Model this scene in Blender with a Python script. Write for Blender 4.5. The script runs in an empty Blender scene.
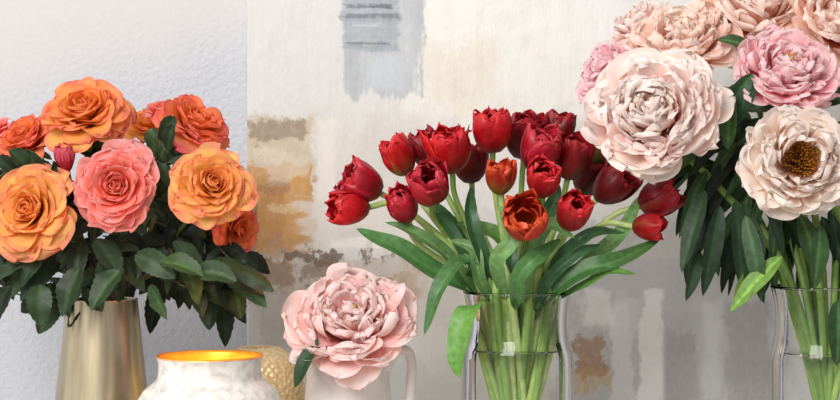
import bpy, math, random
import numpy as np
from mathutils import Vector
random.seed(7); rng=np.random.RandomState(11)
R_=random.random
def U(a,b): return a+(b-a)*random.random()
D=1.6; ZC=1.11; T=0.75
def sc(y=0.0): return (D+y)/D/1000.0
def P(px,py,y=0.0):
    s=sc(y); return np.array([(px-420)*s,y,ZC+(200-py)*s])
def lin(c):
    c=np.array(c,float)/255.0
    return np.where(c<=0.04045,c/12.92,((c+0.055)/1.055)**2.4)
def unit(v):
    v=np.array(v,float); return v/(np.linalg.norm(v)+1e-12)
def lerp(a,b,t): return a+(b-a)*t
def sstep(x,a,b):
    t=np.clip((x-a)/(b-a),0,1); return t*t*(3-2*t)

# ---------------------------------------------------------------- mesh builder
class MB:
    def __init__(s): s.v=[];s.f=[];s.c=[];s.n=0
    def grid(s,Pg,C):
        a,b=Pg.shape[:2]
        idx=np.arange(a*b).reshape(a,b)+s.n
        f=np.stack([idx[:-1,:-1],idx[1:,:-1],idx[1:,1:],idx[:-1,1:]],-1).reshape(-1,4)
        s.v.append(Pg.reshape(-1,3)); s.f.append(f)
        s.c.append(np.broadcast_to(C,(a,b,3)).reshape(-1,3)); s.n+=a*b
    def obj(s,name,mat,parent=None):
        V=np.concatenate(s.v);F=np.concatenate(s.f);C=np.concatenate(s.c)
        me=bpy.data.meshes.new(name)
        me.vertices.add(len(V)); me.vertices.foreach_set('co',V.astype(np.float32).ravel())
        me.loops.add(len(F)*4); me.loops.foreach_set('vertex_index',F.astype(np.int32).ravel())
        me.polygons.add(len(F)); me.polygons.foreach_set('loop_start',np.arange(0,len(F)*4,4,dtype=np.int32))
        me.update(calc_edges=True)
        me.polygons.foreach_set('use_smooth',np.ones(len(F),dtype=bool))
        at=me.color_attributes.new('Col','FLOAT_COLOR','POINT')
        at.data.foreach_set('color',np.concatenate([C,np.ones((len(C),1))],1).astype(np.float32).ravel())
        me.validate(); me.materials.append(mat)
        o=bpy.data.objects.new(name,me); bpy.context.collection.objects.link(o)
        if parent: o.parent=parent
        return o
def empty(name):
    e=bpy.data.objects.new(name,None); e.empty_display_size=0.05
    bpy.context.collection.objects.link(e); return e

# ---------------------------------------------------------------- materials
def newmat(name):
    m=bpy.data.materials.new(name); m.use_nodes=True
    nt=m.node_tree; b=nt.nodes['Principled BSDF']; return m,nt,b
def N(nt,t,**k):
    n=nt.nodes.new(t)
    for a,b in k.items(): setattr(n,a,b)
    return n
def attrmat(name,rough,trans,bump=0.0,nscale=300,amp=0.18,spec=0.4):
    m,nt,b=newmat(name); L=nt.links
    a=N(nt,'ShaderNodeAttribute',attribute_name='Col')
    tc=N(nt,'ShaderNodeTexCoord'); no=N(nt,'ShaderNodeTexNoise'); no.inputs['Scale'].default_value=nscale; no.inputs['Detail'].default_value=3
    L.new(tc.outputs['Object'],no.inputs['Vector'])
    mr=N(nt,'ShaderNodeMapRange'); mr.inputs['From Min'].default_value=.3; mr.inputs['From Max'].default_value=.7
    mr.inputs['To Min'].default_value=1-amp; mr.inputs['To Max'].default_value=1+amp*.5
    L.new(no.outputs['Fac'],mr.inputs['Value'])
    vm=N(nt,'ShaderNodeVectorMath',operation='SCALE')
    L.new(a.outputs['Color'],vm.inputs[0]); L.new(mr.outputs['Result'],vm.inputs['Scale'])
    L.new(vm.outputs[0],b.inputs['Base Color'])
    b.inputs['Roughness'].default_value=rough; b.inputs['Specular IOR Level'].default_value=spec
    if bump>0:
        bp=N(nt,'ShaderNodeBump'); bp.inputs['Strength'].default_value=bump; bp.inputs['Distance'].default_value=.001
        L.new(no.outputs['Fac'],bp.inputs['Height']); L.new(bp.outputs[0],b.inputs['Normal'])
    if trans>0:
        tr=N(nt,'ShaderNodeBsdfTranslucent'); mx=N(nt,'ShaderNodeMixShader'); mx.inputs[0].default_value=trans
        L.new(vm.outputs[0],tr.inputs['Color'])
        L.new(b.outputs[0],mx.inputs[1]); L.new(tr.outputs[0],mx.inputs[2])
        L.new(mx.outputs[0],nt.nodes['Material Output'].inputs['Surface'])
    return m
M_petal=attrmat('petal',0.6,0.45,0.08,250,0.04,0.2)
M_tulip=attrmat('tulip_petal',0.42,0.22,0.25,260,0.28,0.4)
M_leaf=attrmat('leaf',0.5,0.12,0.4,180,0.3,0.32)
M_tleaf=attrmat('tulip_leaf',0.42,0.18,0.4,180,0.3,0.42)
M_stem=attrmat('stem',0.4,0.15,0.2,120,0.2,0.4)
M_stamen=attrmat('stamen',0.6,0.1,0,300,0.3,0.3)

def glassmat():
    m,nt,b=newmat('clear_glass'); L=nt.links
    nt.nodes.remove(b)
    fr=N(nt,'ShaderNodeFresnel'); fr.inputs[0].default_value=1.3
    tr=N(nt,'ShaderNodeBsdfTransparent'); tr.inputs[0].default_value=(.993,.998,.994,1)
    gl=N(nt,'ShaderNodeBsdfGlossy'); gl.inputs['Roughness'].default_value=.03
    mx=N(nt,'ShaderNodeMixShader'); L.new(fr.outputs[0],mx.inputs[0]); L.new(tr.outputs[0],mx.inputs[1]); L.new(gl.outputs[0],mx.inputs[2])
    L.new(mx.outputs[0],nt.nodes['Material Output'].inputs['Surface']); return m
M_glass=glassmat()
def simplemat(name,col,rough,metal=0,bump=0,scale=50,col2=None,stretch=(1,1,1),detail=4,voronoi=False,dist=.002,ramp=(.4,.6)):
    m,nt,b=newmat(name); L=nt.links
    tc=N(nt,'ShaderNodeTexCoord'); mp=N(nt,'ShaderNodeMapping'); mp.inputs['Scale'].default_value=stretch
    L.new(tc.outputs['Object'],mp.inputs[0])
    if voronoi:
        no=N(nt,'ShaderNodeTexVoronoi'); no.inputs['Scale'].default_value=scale; out=no.outputs['Distance']
    else:
        no=N(nt,'ShaderNodeTexNoise'); no.inputs['Scale'].default_value=scale; no.inputs['Detail'].default_value=detail; out=no.outputs['Fac']
    L.new(mp.outputs[0],no.inputs['Vector'])
    mr=N(nt,'ShaderNodeMapRange'); mr.inputs['From Min'].default_value=ramp[0]; mr.inputs['From Max'].default_value=ramp[1]
    L.new(out,mr.inputs['Value'])
    mx=N(nt,'ShaderNodeMix',data_type='RGBA')
    mx.inputs['A'].default_value=(*lin(col),1); mx.inputs['B'].default_value=(*lin(col2 if col2 else col),1)
    L.new(mr.outputs[0],mx.inputs['Factor']); L.new(mx.outputs['Result'],b.inputs['Base Color'])
    b.inputs['Roughness'].default_value=rough; b.inputs['Metallic'].default_value=metal
    if bump:
        bp=N(nt,'ShaderNodeBump'); bp.inputs['Strength'].default_value=bump; bp.inputs['Distance'].default_value=dist
        L.new(out,bp.inputs['Height']); L.new(bp.outputs[0],b.inputs['Normal'])
    return m

# ---------------------------------------------------------------- petals
def frame(d,roll):
    z=unit(d); h=np.array([0,0,1.]) if abs(z[2])<.95 else np.array([0,1.,0])
    x=unit(np.cross(h,z)); y=np.cross(z,x)
    c,s=math.cos(roll),math.sin(roll)
    return np.stack([c*x+s*y,-s*x+c*y,z],1)
def petal(mb,M,o,phi,r0,z0,th0,th1,L,W,c=.8,p=1.,curl=0.,q=4.,a=.6,e=.5,ruf=.03,rk=5,edge=.03,tilt=0.,cols=None,nu=9,nv=11,cr=0.0,bright=1.0,notch=0.0,streak=None,er=(.72,1.0)):
    tt=np.linspace(0,1,nv); v=np.sin(tt*math.pi/2)**0.9; v[-1]=1
    f=np.linspace(0,1,60)
    th=np.radians(th0+(th1-th0)*f**p+curl*f**5)
    rr=np.concatenate([[0],np.cumsum((np.sin(th[1:])+np.sin(th[:-1]))/2)])*L/59
    zz=np.concatenate([[0],np.cumsum((np.cos(th[1:])+np.cos(th[:-1]))/2)])*L/59
    Rv=r0+np.interp(v,f,rr); Zv=z0+np.interp(v,f,zz); TH=np.interp(v,f,th)
    fs=f**a*np.maximum(1-f**q,0)**e; sh=v**a*np.maximum(1-v**q,0)**e/fs.max()
    u=np.linspace(-1,1,nu)
    uu,vv=np.meshgrid(u,v,indexing='ij'); w=(W/2*sh)[None,:]; th_=TH[None,:]
    ce=c*(1-cr*vv**3); ce=np.where(np.abs(ce)<1e-3,1e-3,ce)
    lat=w*np.sin(uu*ce)/ce; inn=w*(1-np.cos(uu*ce))/ce
    ph=U(0,6.28);ph2=U(0,6.28)
    inn=inn+ruf*L*vv**2*(np.sin(rk*uu+ph)*(0.4+.6*np.abs(uu))+.5*np.sin(rk*2.1*uu+4*vv+ph2)*vv)
    al=edge*L*vv**4*(np.sin(rk*1.3*uu+ph2)+.6*np.sin(rk*2.9*uu+ph)) - notch*L*vv**3*np.exp(-(uu/.25)**2)
    r=Rv[None,:]-np.cos(th_)*inn+np.sin(th_)*al
    z=Zv[None,:]+np.sin(th_)*inn+np.cos(th_)*al+tilt*lat
    cp,sp=math.cos(phi),math.sin(phi)
    X=np.stack([r*cp-lat*sp,r*sp+lat*cp,z],-1)@M.T+o
    cb,cm,ce_=cols
    k=sstep(vv,0,.75)[...,None]
    C=cb*(1-k)+cm*k
    ed=sstep(np.maximum(vv,np.abs(uu)*np.clip(vv*1.6,0,1)),er[0],er[1])[...,None]
    C=C*(1-ed)+ce_*ed
    if streak is not None:
        g=(np.exp(-(uu/.33)**2)*sstep(1-vv,.15,.8))[...,None]*streak[1]
        C=C*(1-g)+streak[0]*g
    C=np.clip(C*bright*U(.94,1.05),0,1)
    mb.grid(X,C)

def rose(mb,px,py,y,R,d,pal,N_=40,opn=1.0):
    d=unit(d); M=frame(d,U(0,6.28)); o=P(px,py,y)-d*R*.30
    ci,cm,co,ce=[lin(x) for x in pal]
    for i in range(N_):
        t=i/(N_-1); phi=i*2.39996+U(-.35,.35)
        ccol=lerp(ci,cm,min(1,t*2.4)) if t<.42 else lerp(cm,co,(t-.42)/.58)
        ec=lerp(ccol,ce,.25+.75*t)
        j=U(.9,1.1)
        petal(mb,M,o,phi,R*lerp(.02,.10,t),0,lerp(4,60,t**1.1)*opn*j,lerp(-18,80,t**1.0)*opn*j,
            R*lerp(.70,1.06,t)*U(.92,1.06),R*lerp(.42,1.2,t**.8)*U(.85,1.1),c=lerp(1.6,.6,t),curl=lerp(10,95,t)*U(.3,1.3),
            q=4.5,a=.55,ruf=lerp(.02,.09,t),rk=U(2.5,5),edge=lerp(.012,.05,t),cols=(lerp(ci,ccol,.3)*.9,ccol*U(.92,1.05),ec),cr=lerp(0,1.5,t)*U(.5,1.2),
            nu=13,nv=14,tilt=U(-.25,.25),er=(.76,1.0))
    gr=lin((95,120,60))
    for i in range(5):
        petal(mb,M,o-d*R*.04,i*1.257+.3,R*.04,-R*.02,95,130,R*.6,R*.22,c=.4,q=1.3,a=.5,cols=(gr,gr,gr),nu=5,nv=7)
    return o,d
def peony(mb,px,py,y,R,d,pal,ms=None,openc=0.0,n=95,stam=(225,175,80),ngu=18):
    d=unit(d); M=frame(d,U(0,6.28)); o=P(px,py,y)-d*R*.42
    ci,cm,co,ce=[lin(x) for x in pal]
    for i in range(ngu):
        t=i/(ngu-1)
        petal(mb,M,o,i*2.39996+U(-.3,.3),R*.06,0,lerp(44,66,t)+U(-6,6),lerp(66,100,t)*U(.85,1.12),R*U(.92,1.16),R*U(.7,1.0),c=U(.4,.9),curl=U(-50,25),
            q=5,a=.6,ruf=U(.03,.06),rk=U(3,6),edge=U(.03,.06),notch=U(0,.14),cols=(ci,lerp(cm,co,.7),ce),cr=.8,nu=15,nv=14,tilt=U(-.3,.3))
    for i in range(n):
        t=((i+.5)/n)**.8; t=lerp(openc,1,t)
        th=lerp(2,68,t)+U(-11,11)
        petal(mb,M,o,i*2.39996+U(-.7,.7),R*lerp(.03,.12,t),0,th+12*t,th-lerp(-6,26,t)+U(-16,18),R*lerp(.84,1.0,t)*U(.80,1.10),R*U(.30,.64)*lerp(.75,1.2,t),
            c=U(.3,1.2),curl=U(-60,30),q=U(5,9),a=U(.7,1.0),ruf=U(.03,.075),rk=U(3,7),edge=U(.03,.07),notch=U(0,.18),
            cols=(ci,lerp(ci,cm,.5+.5*t)*U(.96,1.03),ce),nu=13,nv=12,tilt=U(-.4,.4),cr=U(0,1.2),er=(.58,1.0))
    if ms is not None:
        sc_=lin(stam); op=openc>.1
        for i in range(120 if op else 22):
            a=i*2.4; rr=R*(.30 if op else .09)*math.sqrt(i/(120. if op else 22.))
            b=o+M@np.array([rr*.4*math.cos(a),rr*.4*math.sin(a),R*.2])
            e=o+M@np.array([rr*1.15*math.cos(a),rr*1.15*math.sin(a),R*(U(.52,.68) if op else U(.72,.82))])
            tube(ms,[b,e],[.0004,.0006],sc_*U(.7,1.2),6,3)
            e2=e+unit(e-b)*.0032
            tube(ms,[e,lerp(e,e2,.5),e2],[.0008,.0012,.0005],np.clip(sc_*U(.7,1.5),0,1),6,4)
    return o,d
def tulip(mb,px,py,y,L,d,pal,opn=0.,n=10,green=0.):
    d=unit(d); M=frame(d,U(0,6.28)); L=L*1.0; o=P(px,py,y)-d*L*.42
    cb,cm,ce=[lin(x) for x in pal]
    op0=opn+U(0,.35)
    for i in range(n):
        t=i/(n-1)
        phi=i*2.39996+U(-.2,.2)
        petal(mb,M,o,phi,L*.04,0,lerp(58,98,t),(lerp(-6,-34,t)+op0*26*t)+U(-8,9),L*lerp(.90,1.14,t)*U(.84,1.04),L*lerp(.46,.84,t),c=lerp(1.2,1.1,t),
            p=.56,curl=U(-46,26)+opn*40*t,q=U(3.2,6.),a=.42,e=.52,ruf=U(.025,.055),rk=U(2.5,5.),edge=.032,notch=U(-.07,.06),cols=(cb,cm*U(.55,1.25),ce),nu=13,nv=14,tilt=U(-.2,.2),
            streak=(lin((120,130,50)),green*U(.3,1)) if green>0 else (lin((225,96,60)),max(0,U(-.3,.3))),er=(.78,1.02))
    return o,d

# ---------------------------------------------------------------- curves
def catmull(pts,n):
    pts=[np.array(p,float) for p in pts]
    if len(pts)==2: return np.array([lerp(pts[0],pts[1],t) for t in np.linspace(0,1,n)])
    ext=[2*pts[0]-pts[1]]+pts+[2*pts[-1]-pts[-2]]
    out=[];m=len(pts)-1
    for t in np.linspace(0,m-1e-6,n):
        i=int(t);f=t-i;a,b,c,d=ext[i:i+4]
        out.append(.5*((2*b)+(-a+c)*f+(2*a-5*b+4*c-d)*f*f+(-a+3*b-3*c+d)*f**3))
    return np.array(out)
def tube(mb,pts,rad,col,ns=8,n=14,col2=None):
    C=catmull(pts,n) if len(pts)>2 else catmull(pts,max(2,n))
    n=len(C); r=np.interp(np.linspace(0,1,n),np.linspace(0,1,len(rad)),rad) if hasattr(rad,'__len__') else np.full(n,rad)
    T_=np.gradient(C,axis=0); T_/=np.linalg.norm(T_,axis=1)[:,None]+1e-12
    ref=np.array([0,1.,0]) if abs(T_[0][1])<.9 else np.array([1.,0,0])
    A=np.cross(T_,ref); A/=np.linalg.norm(A,axis=1)[:,None]+1e-9; B=np.cross(T_,A)
    an=np.linspace(0,2*math.pi,ns+1)
    G=C[:,None]+r[:,None,None]*(np.cos(an)[None,:,None]*A[:,None]+np.sin(an)[None,:,None]*B[:,None])
    k=np.linspace(0,1,n)[:,None,None]
    col=np.array(col); c2=col if col2 is None else np.array(col2)
    mb.grid(G,np.broadcast_to(col*(1-k)+c2*k,(n,ns+1,3)))
def leaf(mb,pts,width,nrm,col,colmid=None,fold=.25,shape=(.6,1.6,.8),n=14,nu=7,serr=0.,wave=0.0,cup=0.0):
    C=catmull(pts,n); T_=np.gradient(C,axis=0); T_/=np.linalg.norm(T_,axis=1)[:,None]+1e-12
    nrm=np.array(nrm,float)
    S_=np.cross(T_,nrm); S_/=np.linalg.norm(S_,axis=1)[:,None]+1e-9; Nn=np.cross(S_,T_)
    v=np.linspace(0,1,n); f=np.linspace(0,1,60)
    g=lambda x:x**shape[0]*np.maximum(1-x**shape[1],0)**shape[2]
    w=width/2*g(v)/g(f).max()
    if serr: w=w*(1+serr*((np.arange(n)%2)*2-1))
    u=np.linspace(-1,1,nu)
    ph=U(0,6.28)
    G=C[:,None]+w[:,None,None]*u[None,:,None]*S_[:,None]+(w[:,None]*(fold*np.abs(u)[None,:]-cup*u[None,:]**2)+wave*width*np.abs(u)[None,:]*np.sin(v*14+ph)[:,None])[:,:,None]*Nn[:,None]
    cm=lin(colmid) if colmid is not None else lin(col)*1.5
    k=np.exp(-(u/.13)**2)[None,:,None]*.8
    c=lin(col)*U(.75,1.25)
    mb.grid(G,np.clip(c*(1-k)+cm*k,0,1)*np.ones((n,nu,1)))
def lathe(mb,cx,cy,prof,col=(1,1,1),ns=64,mod=None):
    an=np.linspace(0,2*math.pi,ns+1); r=np.array([p[0] for p in prof]);z=np.array([p[1] for p in prof])
    G=np.stack([cx+r[:,None]*np.cos(an)[None],cy+r[:,None]*np.sin(an)[None],np.broadcast_to(z[:,None],(len(r),ns+1))],-1)
    mb.grid(G,np.array(col,float))
def smoothprof(pts,n=40):
    C=catmull([np.array([p[0],p[1],0]) for p in pts],n); return [(max(c[0],0),c[1]) for c in C]

# ---------------------------------------------------------------- room
def box(name,lo,hi,mat,parent=None):
    me=bpy.data.meshes.new(name); x0,y0,z0=lo;x1,y1,z1=hi
    v=[(x0,y0,z0),(x1,y0,z0),(x1,y1,z0),(x0,y1,z0),(x0,y0,z1),(x1,y0,z1),(x1,y1,z1),(x0,y1,z1)]
    f=[(3,2,1,0),(4,5,6,7),(0,1,5,4),(1,2,6,5),(2,3,7,6),(3,0,4,7)]
    me.from_pydata(v,[],f); me.materials.append(mat); o=bpy.data.objects.new(name,me); bpy.context.collection.objects.link(o)
    if parent: o.parent=parent
    return o
YW=0.30; YP=0.265
m,nt,b=newmat('plaster_wall'); L=nt.links
tc=N(nt,'ShaderNodeTexCoord')
n1=N(nt,'ShaderNodeTexNoise'); n1.inputs['Scale'].default_value=150; n1.inputs['Detail'].default_value=4
n2=N(nt,'ShaderNodeTexNoise'); n2.inputs['Scale'].default_value=6; n2.inputs['Detail'].default_value=3
L.new(tc.outputs['Object'],n1.inputs[0]);L.new(tc.outputs['Object'],n2.inputs[0])
sx=N(nt,'ShaderNodeSeparateXYZ'); L.new(tc.outputs['Object'],sx.inputs[0])
ad=N(nt,'ShaderNodeMath',operation='MULTIPLY_ADD'); ad.inputs[1].default_value=.14
L.new(n2.outputs['Fac'],ad.inputs[0])
ad2=N(nt,'ShaderNodeMath',operation='MULTIPLY_ADD'); ad2.inputs[1].default_value=-.25
L.new(sx.outputs['X'],ad2.inputs[0]); L.new(sx.outputs['Z'],ad2.inputs[2]); L.new(ad2.outputs[0],ad.inputs[2])
mrk=N(nt,'ShaderNodeMapRange'); mrk.inputs['From Min'].default_value=1.50; mrk.inputs['From Max'].default_value=1.38; L.new(ad.outputs[0],mrk.inputs['Value'])
mx=N(nt,'ShaderNodeMix',data_type='RGBA'); mx.inputs['A'].default_value=(*lin((202,199,197)),1); mx.inputs['B'].default_value=(*lin((188,190,197)),1)
L.new(mrk.outputs[0],mx.inputs['Factor']); L.new(mx.outputs['Result'],b.inputs['Base Color'])
mr=N(nt,'ShaderNodeMapRange'); mr.inputs['To Min'].default_value=.18; mr.inputs['To Max'].default_value=.75
L.new(mrk.outputs[0],mr.inputs['Value'])
bp=N(nt,'ShaderNodeBump'); bp.inputs['Distance'].default_value=.0035; L.new(mr.outputs[0],bp.inputs['Strength']); L.new(n1.outputs['Fac'],bp.inputs['Height']); L.new(bp.outputs[0],b.inputs['Normal'])
b.inputs['Roughness'].default_value=.85
box('wall_back',(-2.2,YW,0),(2.2,YW+.12,2.6),m)
M_floor=simplemat('floor_wood',(150,120,90),.5,col2=(120,92,66),scale=8,stretch=(1,8,1))
box('floor',(-2.2,-3.2,-.05),(2.2,YW+.12,0),M_floor)
M_table=simplemat('painted_wood',(225,220,212),.5,col2=(214,208,198),scale=20,stretch=(1,10,1))
te=empty('console_table')
box('table_top',(-.75,-.33,T-.03),(.75,YW-.01,T),M_table,te)
for i,(x,y) in enumerate([(-.7,-.28),(.66,-.28),(-.7,.2),(.66,.2)]): box('leg_%d'%(i+1),(x,y,0),(x+.04,y+.04,T-.03),M_table,te)

# ---------------------------------------------------------------- painting
m,nt,b=newmat('abstract_paint'); L=nt.links
tc=N(nt,'ShaderNodeTexCoord'); s=sc(YP)
mp=N(nt,'ShaderNodeMapping'); mp.inputs['Scale'].default_value=(1/s,1/s,-1/s); mp.inputs['Location'].default_value=(420,0,200+ZC/s)
L.new(tc.outputs['Object'],mp.inputs[0])
def noise(scale,detail=4,stretch=(1,1,1),rough=.55,lo=.3,hi=.7):
    q=N(nt,'ShaderNodeMapping'); q.inputs['Scale'].default_value=stretch; L.new(mp.outputs[0],q.inputs[0])
    n=N(nt,'ShaderNodeTexNoise'); n.inputs['Scale'].default_value=scale; n.inputs['Detail'].default_value=detail; n.inputs['Roughness'].default_value=rough
    L.new(q.outputs[0],n.inputs[0])
    r=N(nt,'ShaderNodeMapRange'); r.inputs['From Min'].default_value=lo; r.inputs['From Max'].default_value=hi; L.new(n.outputs['Fac'],r.inputs['Value'])
    return r.outputs[0]
sx=N(nt,'ShaderNodeSeparateXYZ'); L.new(mp.outputs[0],sx.inputs[0])
nA=noise(.018,6,rough=.6); nB=noise(.05,7,rough=.66); nV=noise(.03,5,(2.4,1,.4),.6); nH=noise(.03,6,(.35,1,3.),.65)
nG=noise(.010,4); nF=noise(.16,4,(1.3,1,.8),.65)
def mth(op,a,b_=None,c=None,clamp=False):
    n=N(nt,'ShaderNodeMath',operation=op); n.use_clamp=clamp
    for i,x in enumerate((a,b_,c)):
        if x is None: continue
        if isinstance(x,(int,float)): n.inputs[i].default_value=x
        else: L.new(x,n.inputs[i])
    return n.outputs[0]
def mixc(f,a,c):
    n=N(nt,'ShaderNodeMix',data_type='RGBA')
    if isinstance(f,(int,float)): n.inputs['Factor'].default_value=f
    else: L.new(f,n.inputs['Factor'])
    for k,x in (('A',a),('B',c)):
        if isinstance(x,tuple): n.inputs[k].default_value=(*lin(x),1)
        else: L.new(x,n.inputs[k])
    return n.outputs['Result']
cur=mixc(nG,(196,195,193),(212,210,206))
cur=mixc(mth('MULTIPLY',nA,.5),cur,(206,201,195))
def patch(x0,x1,y0,y1,soft,amp,col,op,noi=None,col2=None):
    global cur
    noi=noi or nB
    dx=mth('SUBTRACT',mth('ABSOLUTE',mth('SUBTRACT',sx.outputs['X'],(x0+x1)/2)),(x1-x0)/2)
    dy=mth('SUBTRACT',mth('ABSOLUTE',mth('SUBTRACT',sx.outputs['Z'],(y0+y1)/2)),(y1-y0)/2)
    d=mth('MAXIMUM',dx,dy); d=mth('ADD',d,mth('MULTIPLY_ADD',noi,amp,-amp*.5)); d=mth('ADD',d,mth('MULTIPLY_ADD',nF,amp*.25,-amp*.12))
    mr=N(nt,'ShaderNodeMapRange'); mr.interpolation_type='SMOOTHSTEP'
    mr.inputs['From Min'].default_value=soft; mr.inputs['From Max'].default_value=-soft
    mr.inputs['To Min'].default_value=0; mr.inputs['To Max'].default_value=op; L.new(d,mr.inputs['Value'])
    cc=col if col2 is None else mixc(noi,col,col2)
    cur=mixc(mr.outputs[0],cur,cc)
for a in [
 (247,342,-80,118,10,30,(203,202,199),.7,nA),
 (400,620,-80,120,20,60,(226,223,217),.85,nA),
 (425,500,40,105,16,50,(212,202,180),.55,nA),
 (590,900,-80,60,30,60,(222,221,219),.7,nA),
 (344,422,-40,96,4,20,(152,159,166),.85,nV,(184,188,192)),
 (342,398,-10,50,2,8,(130,139,148),.75,nH,(162,170,178)),
 (345,392,5,9,1.2,5,(82,90,98),.85,nH),(348,396,14,16,1.2,5,(98,106,114),.75,nH),(345,390,41,45,1.5,6,(88,94,100),.75,nH),(352,380,24,27,1.2,6,(200,205,208),.7,nH),
 (368,404,58,88,6,16,(186,193,200),.8,nV),
 (312,420,118,235,16,40,(192,186,179),.75,nA,(204,199,192)),
 (318,334,120,240,3,12,(222,215,204),.6,nV),
 (240,312,118,172,6,20,(172,150,118),.85,nA,(198,182,158)),
 (236,313,164,262,2.5,14,(166,112,48),.97,nB,(192,138,66)),
 (284,310,172,238,4,12,(196,146,80),.6,nV),
 (258,284,176,226,3,12,(178,124,58),.6,nV),
 (262,308,150,176,4,26,(206,194,174),.6,nB),
 (250,302,122,138,3,20,(116,96,72),.65,nB),
 (238,256,190,262,3,14,(108,86,62),.75,nV),
 (258,292,186,192,2,12,(134,90,46),.5,nB),
 (268,306,206,212,2,10,(216,194,154),.5,nF),
 (300,420,200,248,8,34,(208,202,194),.7,nH),
 (250,430,250,300,5,30,(150,132,118),.8,nB,(192,182,172)),
 (285,420,251,261,2,22,(86,68,54),.8,nB),
 (296,350,266,282,2,26,(100,80,62),.7,nB,(138,116,96)),
 (330,400,239,249,2,12,(226,222,214),.7,nH),
 (340,420,284,292,2,12,(218,209,202),.7,nH),
 (250,300,290,360,8,36,(168,158,152),.75,nA,(188,180,174)),
 (246,298,260,286,3,20,(136,102,64),.7,nB),
 (385,460,255,330,12,44,(186,177,168),.7,nA),
 (395,425,270,296,3,30,(150,108,68),.6,nB,(180,142,106)),
 (420,560,230,420,14,44,(195,188,180),.6,nA),
 (560,790,225,420,14,44,(163,161,162),.75,nA,(180,179,179)),
 (575,640,300,330,6,24,(210,206,201),.6,nB),
 (574,606,334,374,2.5,20,(140,102,72),.85,nB,(170,132,98)),
 (556,612,374,390,3,24,(184,148,94),.6,nB),
 (612,632,300,400,3,18,(214,211,210),.75,nA),
 (640,664,286,405,2.5,12,(228,225,222),.9,nA),
 (586,612,290,322,4,16,(224,221,217),.75,nA),
 (700,722,300,400,4,18,(206,205,206),.6,nA),
 (726,770,300,410,5,20,(148,144,142),.6,nA),
 (664,700,330,400,6,22,(150,145,144),.55,nA),
 (636,700,225,262,6,18,(200,195,189),.6,nH),
]: patch(*a)
cur=mixc(mth('MULTIPLY',mth('POWER',nF,2.0),.14),cur,(228,226,222))
cur=mixc(mth('MULTIPLY',mth('POWER',nB,3.0),.16),cur,(158,150,142))
L.new(cur,b.inputs['Base Color']); b.inputs['Roughness'].default_value=.6
bp=N(nt,'ShaderNodeBump'); bp.inputs['Strength'].default_value=.2; bp.inputs['Distance'].default_value=.003
L.new(mth('ADD',nB,nV),bp.inputs['Height']); L.new(bp.outputs[0],b.inputs['Normal'])
x0=P(247,0,YP)[0]
pt=box('abstract_painting',(x0,YP,T+.02),(x0+1.1,YW-.004,1.75),m)
bv=pt.modifiers.new('b','BEVEL'); bv.width=.002; bv.segments=2

# ================================================================= ROSES
RB=empty('orange_rose_bouquet')
YEL=((236,120,24),(248,168,64),(250,190,104),(248,140,116))
YEL2=((238,136,34),(251,188,84),(253,208,122),(250,162,128))
COR=((236,92,36),(244,112,76),(248,142,130),(252,182,180))
ORC=((238,118,30),(250,158,74),(250,160,106),(240,106,112))
roses=[(86,116,-.05,43,(-.05,-.72,.72),YEL),(117,187,-.10,40,(.05,-1,.12),COR),(34,211,-.09,44,(-.25,-.95,.25),YEL2),
 (28,142,.02,36,(-.4,-.6,.75),ORC),(193,127,-.02,39,(.45,-.5,.75),ORC),(150,128,.06,30,(.0,-.5,.9),YEL),
 (211,187,-.09,39,(.3,-.9,.35),YEL2),(236,228,-.03,28,(.75,-.6,-.05),ORC),(-36,190,.0,36,(-.6,-.7,.4),ORC),(163,114,.02,22,(.1,-.3,.9),COR),(0,132,.04,20,(-.4,-.4,.8),COR)]
mst=MB()
vm_=P(102,300,0)
for i,(px,py,y,R,d,pal) in enumerate(roses):
    mb=MB(); o,dd=rose(mb,px,py,y,R/1000.,d,pal,N_=50 if R>35 else 28)
    mb.obj('rose_%d'%(i+1),M_petal,RB)
    a=random.uniform(0,6.28); mo=vm_+np.array([.018*math.cos(a),.018*math.sin(a),-.005]); bt=np.array([vm_[0]-.02*math.cos(a),.02*math.sin(a),T+.03])
    tube(mst,[o,o-dd*.03,lerp(o-dd*.04,mo,.5)+np.array([0,.01,-.01]),mo,bt],.0024,lin((78,92,48)),8,26)
mb=MB()
o=P(68,158,-.07); M=frame((-.1,-.4,.9),0); cb=lin((205,56,84))
for i in range(9): petal(mb,M,o-np.array([0,0,.014]),i*2.4,.001,0,70,-12,.030,.026,c=1.2,p=.45,cols=(cb*.8,cb,lin((232,112,128))))
mb.obj('rose_bud',M_petal,RB)
tube(mst,[o-np.array([0,0,.012]),P(80,230,-.03),vm_],.002,lin((70,95,50)))
ml=MB()
def inpoly(x,y,pl):
    c=False;n=len(pl)
    for i in range(n):
        x1,y1=pl[i];x2,y2=pl[(i+1)%n]
        if (y1>y)!=(y2>y) and x<(x2-x1)*(y-y1)/(y2-y1)+x1: c=not c
    return c
def rleaf(px,py,y,ang,Ln,W,col,tilt=0.,droop=.2,nrm=None):
    b0=P(px,py,y); dr=np.array([math.cos(ang),tilt,-math.sin(ang)]); dr=unit(dr)
    e=b0+dr*Ln+np.array([0,U(-.008,.004),-Ln*droop]); mid=b0+dr*Ln*.5+np.array([0,-.005,Ln*.03])
    leaf(ml,[b0,mid,e],W,nrm if nrm is not None else (U(-.9,.9),-1,U(-.1,1.4)),col,[int(x*1.4) for x in col],fold=U(.15,.5),shape=(.62,1.35,.85),n=19,serr=.05,wave=.04)
poly=[(-20,165),(60,150),(140,140),(170,160),(190,210),(235,250),(262,285),(262,300),(200,298),(150,300),(100,298),(60,308),(20,300),(-20,318)]
cols=[(38,56,36),(32,47,32),(48,68,40),(27,40,28),(60,82,46),(66,90,48)]
cnt=0
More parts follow.
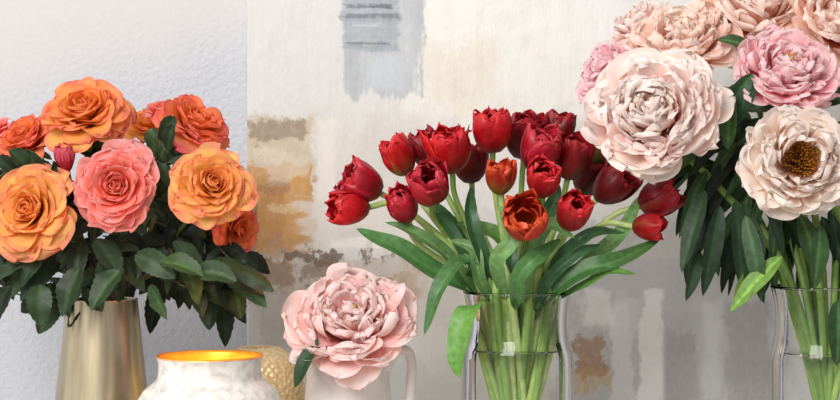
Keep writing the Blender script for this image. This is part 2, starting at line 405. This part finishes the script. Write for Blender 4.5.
while cnt<110:
    x,y=U(-30,262),U(140,312)
    if not inpoly(x,y,poly): continue
    cnt+=1
    a=math.atan2(y-215,x-105)+U(-1.,1.)
    dep=U(-.07,.08); c=random.choice(cols[:4] if R_()<.78 else cols)
    Lp=U(.020,.032); dx,dy=math.cos(a),math.sin(a)
    k=1000/ (1+dep/D)
    bx,by=x-Lp*k*dx,y-Lp*k*dy
    tube(mst,[P(bx,by,dep+.004),P(x,y,dep)],.0008,lin((92,84,50)),6,4)
    rleaf(x,y,dep,a,U(.030,.040),U(.016,.022),c,U(-.5,.3),U(0,.3))
    for sgn in (-1,1):
        rleaf(lerp(bx,x,.7),lerp(by,y,.7),dep,a+sgn*U(.8,1.2),U(.022,.030),U(.012,.017),c,U(-.5,.3),U(0,.3))
for (x,y,a,Ln,W,c) in [(96,238,.9,.042,.026,(44,62,40)),(140,225,-1.2,.03,.018,(52,72,42)),(60,262,2.4,.048,.024,(40,58,36)),(80,268,1.9,.044,.025,(44,64,38)),
   (210,262,.45,.06,.024,(40,60,36)),(225,275,.55,.05,.022,(52,76,44)),(185,262,1.2,.04,.022,(66,90,50)),(160,262,.2,.045,.022,(60,84,46)),(195,272,.1,.042,.022,(50,70,40)),
   (22,268,2.6,.044,.025,(42,62,38)),(10,285,1.9,.042,.024,(38,54,34)),(120,270,2.2,.042,.024,(48,70,42)),(150,285,1.0,.035,.02,(52,76,44)),(40,284,1.5,.036,.024,(40,60,36)),
   (160,140,-1.0,.03,.016,(38,56,34)),(168,150,-1.3,.028,.016,(36,54,32)),(175,165,1.2,.04,.018,(40,58,36)),(175,240,.9,.045,.024,(44,64,40)),(105,255,1.2,.044,.026,(40,58,34)),(135,255,.4,.045,.024,(46,66,40)),(50,245,2.2,.045,.024,(44,64,38)),
   (232,270,.35,.045,.018,(38,56,34)),(30,172,-2.2,.03,.018,(42,64,38)),(82,240,1.7,.04,.02,(36,52,32))]:
    rleaf(x,y,U(-.10,-.06),a,Ln,W,c,-.2,.1)
ml.obj('leaves',M_leaf,RB); mst.obj('stems',M_stem,RB)

# brass vase
M_brass=simplemat('brushed_brass',(202,188,160),.27,1,.15,60,(180,164,134),(1,1,.06),dist=.0004)
mb=MB(); h=P(0,299,0)[2]
pr=smoothprof([(.0,T+.001),(.042,T+.001),(.050,T+.02),(.0535,T+.07),(.051,T+.12),(.0455,T+.165),(.040,T+.215),(.0355,h-.004),(.036,h)],60)
pin=[(.034,h),(.0335,h-.01)]+[(r-.003,z) for r,z in reversed(pr[12:-6])]+[(0,T+.03)]
lathe(mb,vm_[0],0,[(0,T+.0005)]+pr+pin); mb.obj('brass_vase',M_brass)

# ================================================================= frosted jar, unseen candle added to light its lining
M_jar=simplemat('frosted_mercury_glass',(230,225,218),.3,.1,.5,110,(186,180,174),dist=.0012,ramp=(.45,.75),detail=6)
M_gold=simplemat('gold_leaf',(244,150,30),.35,.6,.2,60,(250,176,54))
JY=-.12; js=sc(JY); jc=P(210,0,JY)[0]; jz=P(0,356,JY)[2]
je=empty('candle_jar')
mb=MB(); out=[(0,T),(.05,T)]+smoothprof([(.052,T+.001),(.066,T+.02),(.070,T+.08),(.0685,jz-.055),(.0625,jz-.034),(.053,jz-.025),(.0485,jz-.020),(.0475,jz-.008),(.0490,jz-.001),(.0490,jz)],50)
lathe(mb,jc,JY,out+[(.0478,jz+.0008)]); mb.obj('body',M_jar,je)
mb=MB(); inn=[(.0492,jz-.0008),(.0488,jz+.0012),(.0474,jz+.0010),(.0465,jz-.003),(.045,jz-.012),(.046,jz-.022),(.055,jz-.04),(.065,jz-.06),(.066,T+.07),(.06,T+.01),(0,T+.008)]
lathe(mb,jc,JY,inn); mb.obj('gold_lining',M_gold,je)
M_wax=simplemat('wax',(240,228,205),.5)
mb=MB(); lathe(mb,jc,JY,[(0,T+.009),(.034,T+.009),(.035,T+.012),(.035,T+.128),(.033,T+.131),(.0,T+.129)]); mb.obj('added_candle',M_wax,je)  # unseen candle below the rim, added to carry the flame
m,nt,b=newmat('added_flame'); b.inputs['Emission Color'].default_value=(1,.55,.15,1); b.inputs['Emission Strength'].default_value=12; b.inputs['Base Color'].default_value=(1,.5,.1,1)  # emissive flame added out of sight to warm the gold lining
mb=MB(); lathe(mb,jc,JY,smoothprof([(.0006,T+.130),(.003,T+.136),(.0042,T+.142),(.0028,T+.152),(.0004,T+.162)],16),ns=16); mb.obj('added_flame',m,je)
pl_=bpy.data.lights.new('added_glow_light','POINT'); pl_.energy=.5; pl_.color=(1,.55,.2); pl_.shadow_soft_size=.006  # point light added inside the jar so the gold lining glows
po=bpy.data.objects.new('added_glow_light',pl_); bpy.context.collection.objects.link(po); po.location=(jc,JY,T+.17); po.parent=je

# hammered gold vase
M_ham=simplemat('hammered_gold',(248,230,190),.42,.4,.7,210,(230,202,150),voronoi=True,dist=.0025,ramp=(0,.5))
gy=.03; gc=P(258,0,gy); gz=P(0,347,gy)[2]
mb=MB(); lathe(mb,gc[0],gy,[(0,T)]+smoothprof([(.03,T+.001),(.043,T+.03),(.048,T+.09),(.048,gz-.055),(.0465,gz-.035),(.040,gz-.016),(.026,gz-.003),(.018,gz),(.016,gz-.003)],60)+[(.016,gz-.02),(.04,gz-.05),(.043,T+.05),(0,T+.01)],ns=96)
mb.obj('hammered_gold_vase',M_ham)

# ================================================================= pitcher + peony
M_cer=simplemat('white_ceramic',(240,234,230),.28,0,.3,40,(226,218,214),dist=.002)
py_=-.02; pc=P(348,0,py_); pz=P(0,358,py_)[2]
pe=empty('white_ceramic_pitcher')
mb=MB(); 
pr=smoothprof([(.032,T+.001),(.046,T+.02),(.053,T+.06),(.052,T+.1),(.046,T+.14),(.041,pz-.02),(.043,pz)],46)
lathe(mb,pc[0],py_,[(0,T)]+pr+[(.040,pz)]+[(r-.003,z) for r,z in reversed(pr[5:-1])]+[(0,T+.02)])
mb.obj('body',M_cer,pe)
mb=MB(); X=lambda a,b:P(a,b,py_-.01)
tube(mb,[X(385,370),X(394,354),X(405,350),X(411,360),X(411,384),X(406,420),X(396,448)],[.005,.0055,.0052,.005,.005,.005,.004],(1,1,1),12,36); mb.obj('handle',M_cer,pe)
PIK=((250,156,148),(254,196,188),(254,212,206),(255,234,230))
SP=empty('pink_peony')
mb=MB();ms=MB(); o,dd=peony(mb,352,321,-.07,.060,(-.05,-.72,.70),PIK,ms,openc=.06,n=90)
w_=lin((252,232,230))
for k_ in range(3): petal(mb,frame((-.9,-.35,.15),k_*.8),P(316,322+4*k_,-.06),3.0+k_*.4,0,0,80,95,.036,.03,c=.5,ruf=.08,rk=5,edge=.05,cols=(w_,w_,lin((253,238,238))))
mb.obj('petals',M_petal,SP); ms.obj('stamens',M_stamen,SP)
mst=MB(); tube(mst,[o,o-dd*.03,P(350,380,py_),P(350,520,py_)],.003,lin((90,120,60))); mst.obj('stem',M_stem,SP)
ml=MB(); leaf(ml,[P(318,338,-.09),P(305,362,-.10),P(295,388,-.10)],.016,(-.6,-1,.2),(40,66,40)); ml.obj('leaves',M_leaf,SP)

# ================================================================= TULIPS
TB=empty('red_tulip_bouquet')
RED=((124,4,12),(188,10,24),(216,42,50)); DRK=((78,2,12),(128,6,20),(170,30,42)); CRI=((112,4,22),(170,12,36),(208,54,68)); ORG=((180,90,40),(196,40,26),(226,90,50))
tul=[(399,158,-.02,46,(-.45,-.35,.9),RED,.0,.75),(364,184,-.01,48,(-.85,-.35,.5),CRI,.1,0),(352,208,-.02,44,(-.95,-.3,-.05),RED,.05,0),
 (403,207,-.05,42,(-.3,-.6,.75),CRI,0,0),(431,188,-.07,48,(-.1,-.8,.65),CRI,.1,.1),(449,152,-.04,54,(-.15,-.4,.9),RED,.3,0),(428,152,.0,46,(-.4,-.2,.9),DRK,.1,0),
 (492,133,-.03,50,(-.05,-.45,.95),RED,.1,0),(525,140,.01,50,(.05,-.3,.95),DRK,.1,0),(540,154,-.03,52,(.1,-.4,.9),CRI,.2,0),(556,134,.03,46,(.2,-.2,.95),DRK,0,0),
 (572,160,-.01,50,(.2,-.3,.95),DRK,0,0),(543,181,-.08,43,(.05,-.75,.65),RED,0,.05),(500,180,-.05,36,(-.1,-.4,.95),ORG,0,.8),(524,223,-.10,48,(.0,-.93,.38),ORG,.3,0),
 (572,213,-.07,45,(.2,-.75,.65),RED,.1,.0),(610,187,.01,48,(.7,-.3,.7),DRK,.1,0),(598,152,.04,36,(.4,-.1,.9),((110,120,50),(150,80,50),(190,90,70)),0,.8),
 (657,200,-.01,46,(.9,-.3,.35),CRI,.1,.3),(646,227,-.03,34,(.95,-.35,-.05),RED,0,.3),(470,165,.03,46,(-.1,-.2,.95),DRK,.1,0),(590,178,.05,46,(.4,-.2,.9),DRK,.0,.2)]
ty=-.02; tm=P(517.5,292,ty)
mst=MB()
GS=[(160,192,102),(176,204,118),(146,180,94),(192,212,136)]
for i,(px,py,y,Ls,d,pal,op,gr) in enumerate(tul):
    mb=MB(); o,dd=tulip(mb,px,py,y,Ls/1000.,d,pal,op,n=18,green=gr); mb.obj('tulip_%d'%(i+1),M_tulip,TB)
    f=(px-510)/150.; mo=tm+np.array([np.clip(f,-1,1)*.040,(i%5-2)*.014,0.0])
    bt=np.array([tm[0]-np.clip(f,-1,1)*.034+U(-.01,.01),ty-(i%5-2)*.012,T+.012+U(0,.01)])
    g=lin(random.choice(GS))
    md=lerp(o-dd*.05,mo,.55)+np.array([0,0,.006])
    tube(mst,[o+dd*.002,o-dd*.03,md,mo+np.array([0,0,.01]),lerp(mo,bt,.5)+np.array([U(-.004,.004),0,0]),bt],[.0030,.0028,.0034,.0042,.0044,.0044],g,10,40,g*.95)
for i in range(26):
    a=U(-.044,.044); b_=-a*U(.2,.8); yy=U(-.034,.03)
    g=lin(random.choice(GS))
    tube(mst,[tm+np.array([a*1.1,yy,.02]),tm+np.array([a,yy,-.03]),np.array([tm[0]+b_,ty-yy*.5,T+.012])],U(.0036,.0046),g,10,20)
mst.obj('stems',M_stem,TB)
ml=MB()
LG=(80,126,68); LG2=(108,148,88); LG3=(60,100,60); LG4=(96,142,64)
def tl(pts,w,nr,c,**k):
    leaf(ml,[P(*q) for q in pts],w*.92,nr,c,[min(255,int(x*1.12)) for x in c],shape=(.45,1.8,.7),n=26,nu=9,wave=.06,**k)
tl([(490,300,-.02),(440,275,-.04),(395,248,-.05),(356,229,-.05)],.026,(.2,-.8,.7),LG,fold=.4)
tl([(480,300,-.03),(452,262,-.04),(420,236,-.05),(385,222,-.03)],.018,(.2,-.8,.7),LG2,fold=.4)
tl([(488,300,-.05),(470,310,-.09),(458,345,-.10),(459,378,-.10)],.027,(-.6,-1,.2),LG4,fold=.3)
tl([(492,290,-.03),(462,262,-.07),(440,290,-.09),(424,335,-.09)],.020,(-.5,-.8,.4),LG,fold=.4)
tl([(496,300,-.04),(482,255,-.06),(470,215,-.06),(472,185,-.03)],.016,(.3,-1,.1),LG3,fold=.5)
tl([(505,300,-.05),(498,262,-.08),(512,238,-.09),(500,205,-.05)],.018,(-.2,-1,.3),LG2,fold=.4)
tl([(515,310,-.06),(520,275,-.09),(540,255,-.09),(560,240,-.06)],.018,(-.2,-1,.3),LG,fold=.4)
tl([(535,310,-.05),(575,275,-.06),(615,262,-.06),(660,240,-.02)],.022,(0,-.8,.6),LG,fold=.4)
tl([(540,300,-.03),(590,262,-.03),(625,228,-.02),(640,195,.0)],.018,(-.3,-.9,.4),LG2,fold=.4)
tl([(550,305,-.04),(585,285,-.06),(610,272,-.07),(636,274,-.07)],.014,(0,-.6,.8),LG4,fold=.3)
tl([(545,300,-.03),(560,260,-.05),(590,235,-.06),(625,232,-.04)],.015,(0,-.8,.6),LG3,fold=.4)
tl([(520,300,-.0),(530,250,.02),(550,210,.02),(560,185,.02)],.02,(0,-1,.2),LG3,fold=.4)
tl([(500,300,.0),(470,250,.02),(440,215,.02),(420,200,.02)],.02,(.2,-1,.2),LG3,fold=.4)
tl([(528,300,.0),(505,245,-.01),(480,228,-.01),(455,225,-.01)],.018,(0,-.8,.6),LG4,fold=.4)
tl([(520,305,-.05),(530,262,-.07),(548,225,-.07),(575,238,-.07)],.016,(0,-1,.3),LG2,fold=.4)
tl([(500,310,-.04),(480,280,-.06),(474,250,-.06),(450,240,-.05)],.014,(0,-1,.3),LG2,fold=.4)
tl([(535,320,-.04),(545,285,-.06),(575,255,-.06),(600,245,-.05)],.013,(0,-1,.3),LG3,fold=.4)
tl([(515,300,-.03),(512,255,-.03),(522,225,-.01),(515,195,.0)],.015,(0,-1,.2),LG3,fold=.4)
tl([(490,300,-.02),(465,255,-.03),(448,225,-.03),(432,212,-.03)],.013,(0,-1,.3),LG3,fold=.4)
ml.obj('leaves',M_tleaf,TB)

def glassvase(cx,cy,prof,name,wz,wr):
    e=empty(name); mb=MB()
    pr=smoothprof(prof,60)
    lathe(mb,cx,cy,[(0,T+.0005)]+pr+[(pr[-1][0]-.0012,pr[-1][1]+.001)]+[(r-.0018,z) for r,z in reversed(pr[4:])]+[(0,T+.008)],ns=72); mb.obj('glass_body',M_glass,e)
    mb=MB(); lathe(mb,cx,cy,[(0,wz),(wr-.004,wz),(wr-.0028,wz+.0012)],ns=72); mb.obj('water_surface',M_glass,e)
    mb=MB(); an=np.linspace(0,2*math.pi,73); b=np.linspace(0,2*math.pi,9); rr=pr[-1][0]-.001; rz=pr[-1][1]
    G=np.stack([cx+(rr+.0016*np.cos(b)[None])*np.cos(an)[:,None],cy+(rr+.0016*np.cos(b)[None])*np.sin(an)[:,None],rz+.0014*np.sin(b)[None]+0*an[:,None]],-1)
    mb.grid(G,np.ones(3)); mb.obj('rim',M_glass,e)
glassvase(tm[0],ty,[(.045,T+.001),(.052,T+.008),(.0555,T+.05),(.0555,T+.12),(.0555,T+.19),(.0545,P(0,352,ty)[2]),(.0505,P(0,338,ty)[2]),(.049,P(0,322,ty)[2]),(.0505,P(0,306,ty)[2]),(.0535,tm[2])],'glass_vase',P(0,349,ty)[2],.0545)

# ================================================================= PEONIES
PB=empty('pink_peony_bouquet')
PAL=((250,172,158),(254,212,202),(254,226,216),(255,242,236))
PCH=((250,160,128),(254,198,174),(255,214,196),(255,234,222))
CRM=((250,184,150),(254,222,200),(254,234,220),(255,244,236))
PNK=((242,112,134),(248,154,168),(251,180,188),(255,224,226))
DPK=((236,124,146),(244,164,178),(248,190,200),(254,222,226))
peo=[(655,115,-.10,.062,(-.3,-.9,.35),PAL,.03,116,(225,170,80)),(799,161,-.11,.0535,(.05,-.96,.2),CRM,.36,76,(170,108,36)),
 (786,72,-.06,.051,(.05,-.8,.6),PNK,.0,112,(220,170,80)),(682,44,-.0,.055,(-.15,-.6,.8),PCH,.0,96,(215,165,90)),(757,10,.02,.058,(.05,-.6,.8),PCH,.0,96,(215,165,90)),
 (608,70,.03,.038,(-.7,-.4,.6),DPK,.0,66,(215,165,90)),(838,22,-.01,.050,(.4,-.6,.6),PCH,.0,86,(215,165,90)),(885,110,.0,.055,(.7,-.6,.3),PAL,.0,56,(215,165,90)),(640,24,.06,.036,(-.5,-.3,.8),PAL,0,50,(215,165,90))]
vx=P(824,287,-.02); vy=-.02
mst=MB()
for i,(px,py,y,R,d,pal,oc,n,st) in enumerate(peo):
    mb=MB();ms=MB(); o,dd=peony(mb,px,py,y,R,d,pal,ms,oc,n,st); mb.obj('peony_%d'%(i+1),M_petal,PB); ms.obj('stamens_%d'%(i+1),M_stamen,PB)
    a=i*2.4; f=np.clip((px-824)/120.,-1,1)
    mo=vx+np.array([f*.034,.026*math.sin(a),0]); bt=np.array([vx[0]-f*.03,vy-.02*math.sin(a),T+.015])
    g=lin(random.choice([(132,166,80),(152,184,94),(118,150,74)]))
    md=lerp(o-dd*.05,mo,.45)+np.array([0,.01,.02])
    tube(mst,[o,o-dd*.035,md,mo,bt],[.003,.003,.0034,.0038,.004],g,10,36)
for i in range(20):
    a=U(-.04,.04); g=lin(random.choice([(132,166,80),(160,190,98),(118,150,74)]))
    tube(mst,[P(824,200,0)+np.array([a*2.2,U(-.02,.03),U(-.02,.03)]),vx+np.array([a,U(-.03,.03),-.01]),np.array([vx[0]-a,vy+U(-.03,.03),T+.015])],.0036,g,10,20)
mst.obj('stems',M_stem,PB)
ml=MB()
def pl(px,py,y,ang,Ln,W,col,droop=.2):
    b0=P(px,py,y); dr=unit([math.cos(ang),U(-.35,.2),-math.sin(ang)])
    leaf(ml,[b0,b0+dr*Ln*.5+np.array([0,-.006,Ln*.03]),b0+dr*Ln+np.array([0,0,-Ln*droop])],W,(U(-.8,.8),-1,U(-.1,.8)),col,[min(255,int(x*1.5)) for x in col],fold=U(.15,.4),shape=(.6,1.5,.85),n=18,wave=.03)
pcols=[(38,60,38),(30,48,32),(48,76,42),(26,42,28),(62,90,50)]
poly=[(690,140),(740,90),(740,40),(820,110),(760,200),(850,230),(850,262),(800,262),(775,262),(752,268),(740,290),(715,280),(690,262),(684,200)]
cnt=0
while cnt<105:
    x,y=U(680,850),U(40,300)
    if not inpoly(x,y,poly): continue
    cnt+=1; a=math.atan2(y-120,(x-800)*.8)+U(-.6,.6)
    if y>190: a=U(1.1,2.2)
    Ln=U(.05,.07); pl(x-18*math.cos(a),y-22*math.sin(a)-8,U(-.03,.06),a,Ln,U(.012,.019),random.choice(pcols))
for (x,y,a,Ln,W,c) in [(705,190,1.9,.08,.019,(38,58,38)),(720,205,1.75,.085,.019,(34,54,36)),(735,200,1.5,.085,.019,(40,62,40)),(745,215,1.4,.08,.018,(46,72,42)),(770,262,2.3,.05,.022,(116,148,66)),(782,256,2.35,.07,.02,(102,136,60)),
    (690,215,1.6,.07,.016,(34,52,36)),(760,230,1.8,.065,.018,(42,66,40)),(700,250,1.9,.05,.014,(38,60,38)),(760,195,1.2,.06,.018,(38,58,36)),(800,215,1.3,.06,.02,(66,98,52)),(820,225,1.7,.06,.02,(56,86,46)),(818,105,-.3,.045,.018,(44,74,46)),(735,125,-1.2,.05,.018,(38,62,38)),(838,300,1.6,.06,.026,(52,82,46)),
    (728,150,-1.6,.06,.018,(56,92,48)),(726,110,-1.0,.045,.016,(42,70,40))]:
    pl(x,y,U(-.09,-.05),a,Ln,W,c,.05)
ml.obj('leaves',M_leaf,PB)
glassvase(vx[0],vy,[(.045,T+.001),(.05,T+.008),(.053,T+.05),(.053,T+.12),(.053,T+.19),(.052,P(0,356,vy)[2]),(.0485,P(0,340,vy)[2]),(.047,P(0,322,vy)[2]),(.048,P(0,304,vy)[2]),(.0515,vx[2])],'glass_vase',P(0,352,vy)[2],.052)

# ================================================================= light / camera
def area(name,loc,tgt,size,e,col):
    l=bpy.data.lights.new(name,'AREA'); l.size=size; l.energy=e; l.color=col
    o=bpy.data.objects.new(name,l); bpy.context.collection.objects.link(o); o.location=loc
    o.rotation_euler=(Vector(tgt)-Vector(loc)).to_track_quat('-Z','Y').to_euler(); return o
area('window_light',(-.8,-1.9,2.2),(0.15,0,1.1),1.2,54,(1,.98,.95))
w=bpy.data.worlds.new('World'); bpy.context.scene.world=w; w.use_nodes=True
nt=w.node_tree; L=nt.links; bg=nt.nodes['Background']
tc=N(nt,'ShaderNodeTexCoord'); sp=N(nt,'ShaderNodeSeparateXYZ'); L.new(tc.outputs['Generated'],sp.inputs[0])
mr=N(nt,'ShaderNodeMapRange'); mr.interpolation_type='SMOOTHSTEP'; mr.inputs['From Min'].default_value=.75; mr.inputs['From Max'].default_value=-.75; L.new(sp.outputs['X'],mr.inputs['Value'])
mx=N(nt,'ShaderNodeMix',data_type='RGBA'); mx.inputs['A'].default_value=(.53,.52,.52,1); mx.inputs['B'].default_value=(1.14,1.14,1.14,1)
L.new(mr.outputs[0],mx.inputs['Factor']); L.new(mx.outputs['Result'],bg.inputs[0]); bg.inputs[1].default_value=.9
cam=bpy.data.cameras.new('camera'); co=bpy.data.objects.new('camera',cam); bpy.context.collection.objects.link(co)
co.location=(0,-D,ZC); co.rotation_euler=(math.pi/2,0,0); cam.sensor_width=36; cam.lens=36*D/.84; cam.clip_start=.05
bpy.context.scene.camera=co
bpy.context.scene.view_settings.view_transform='Standard'
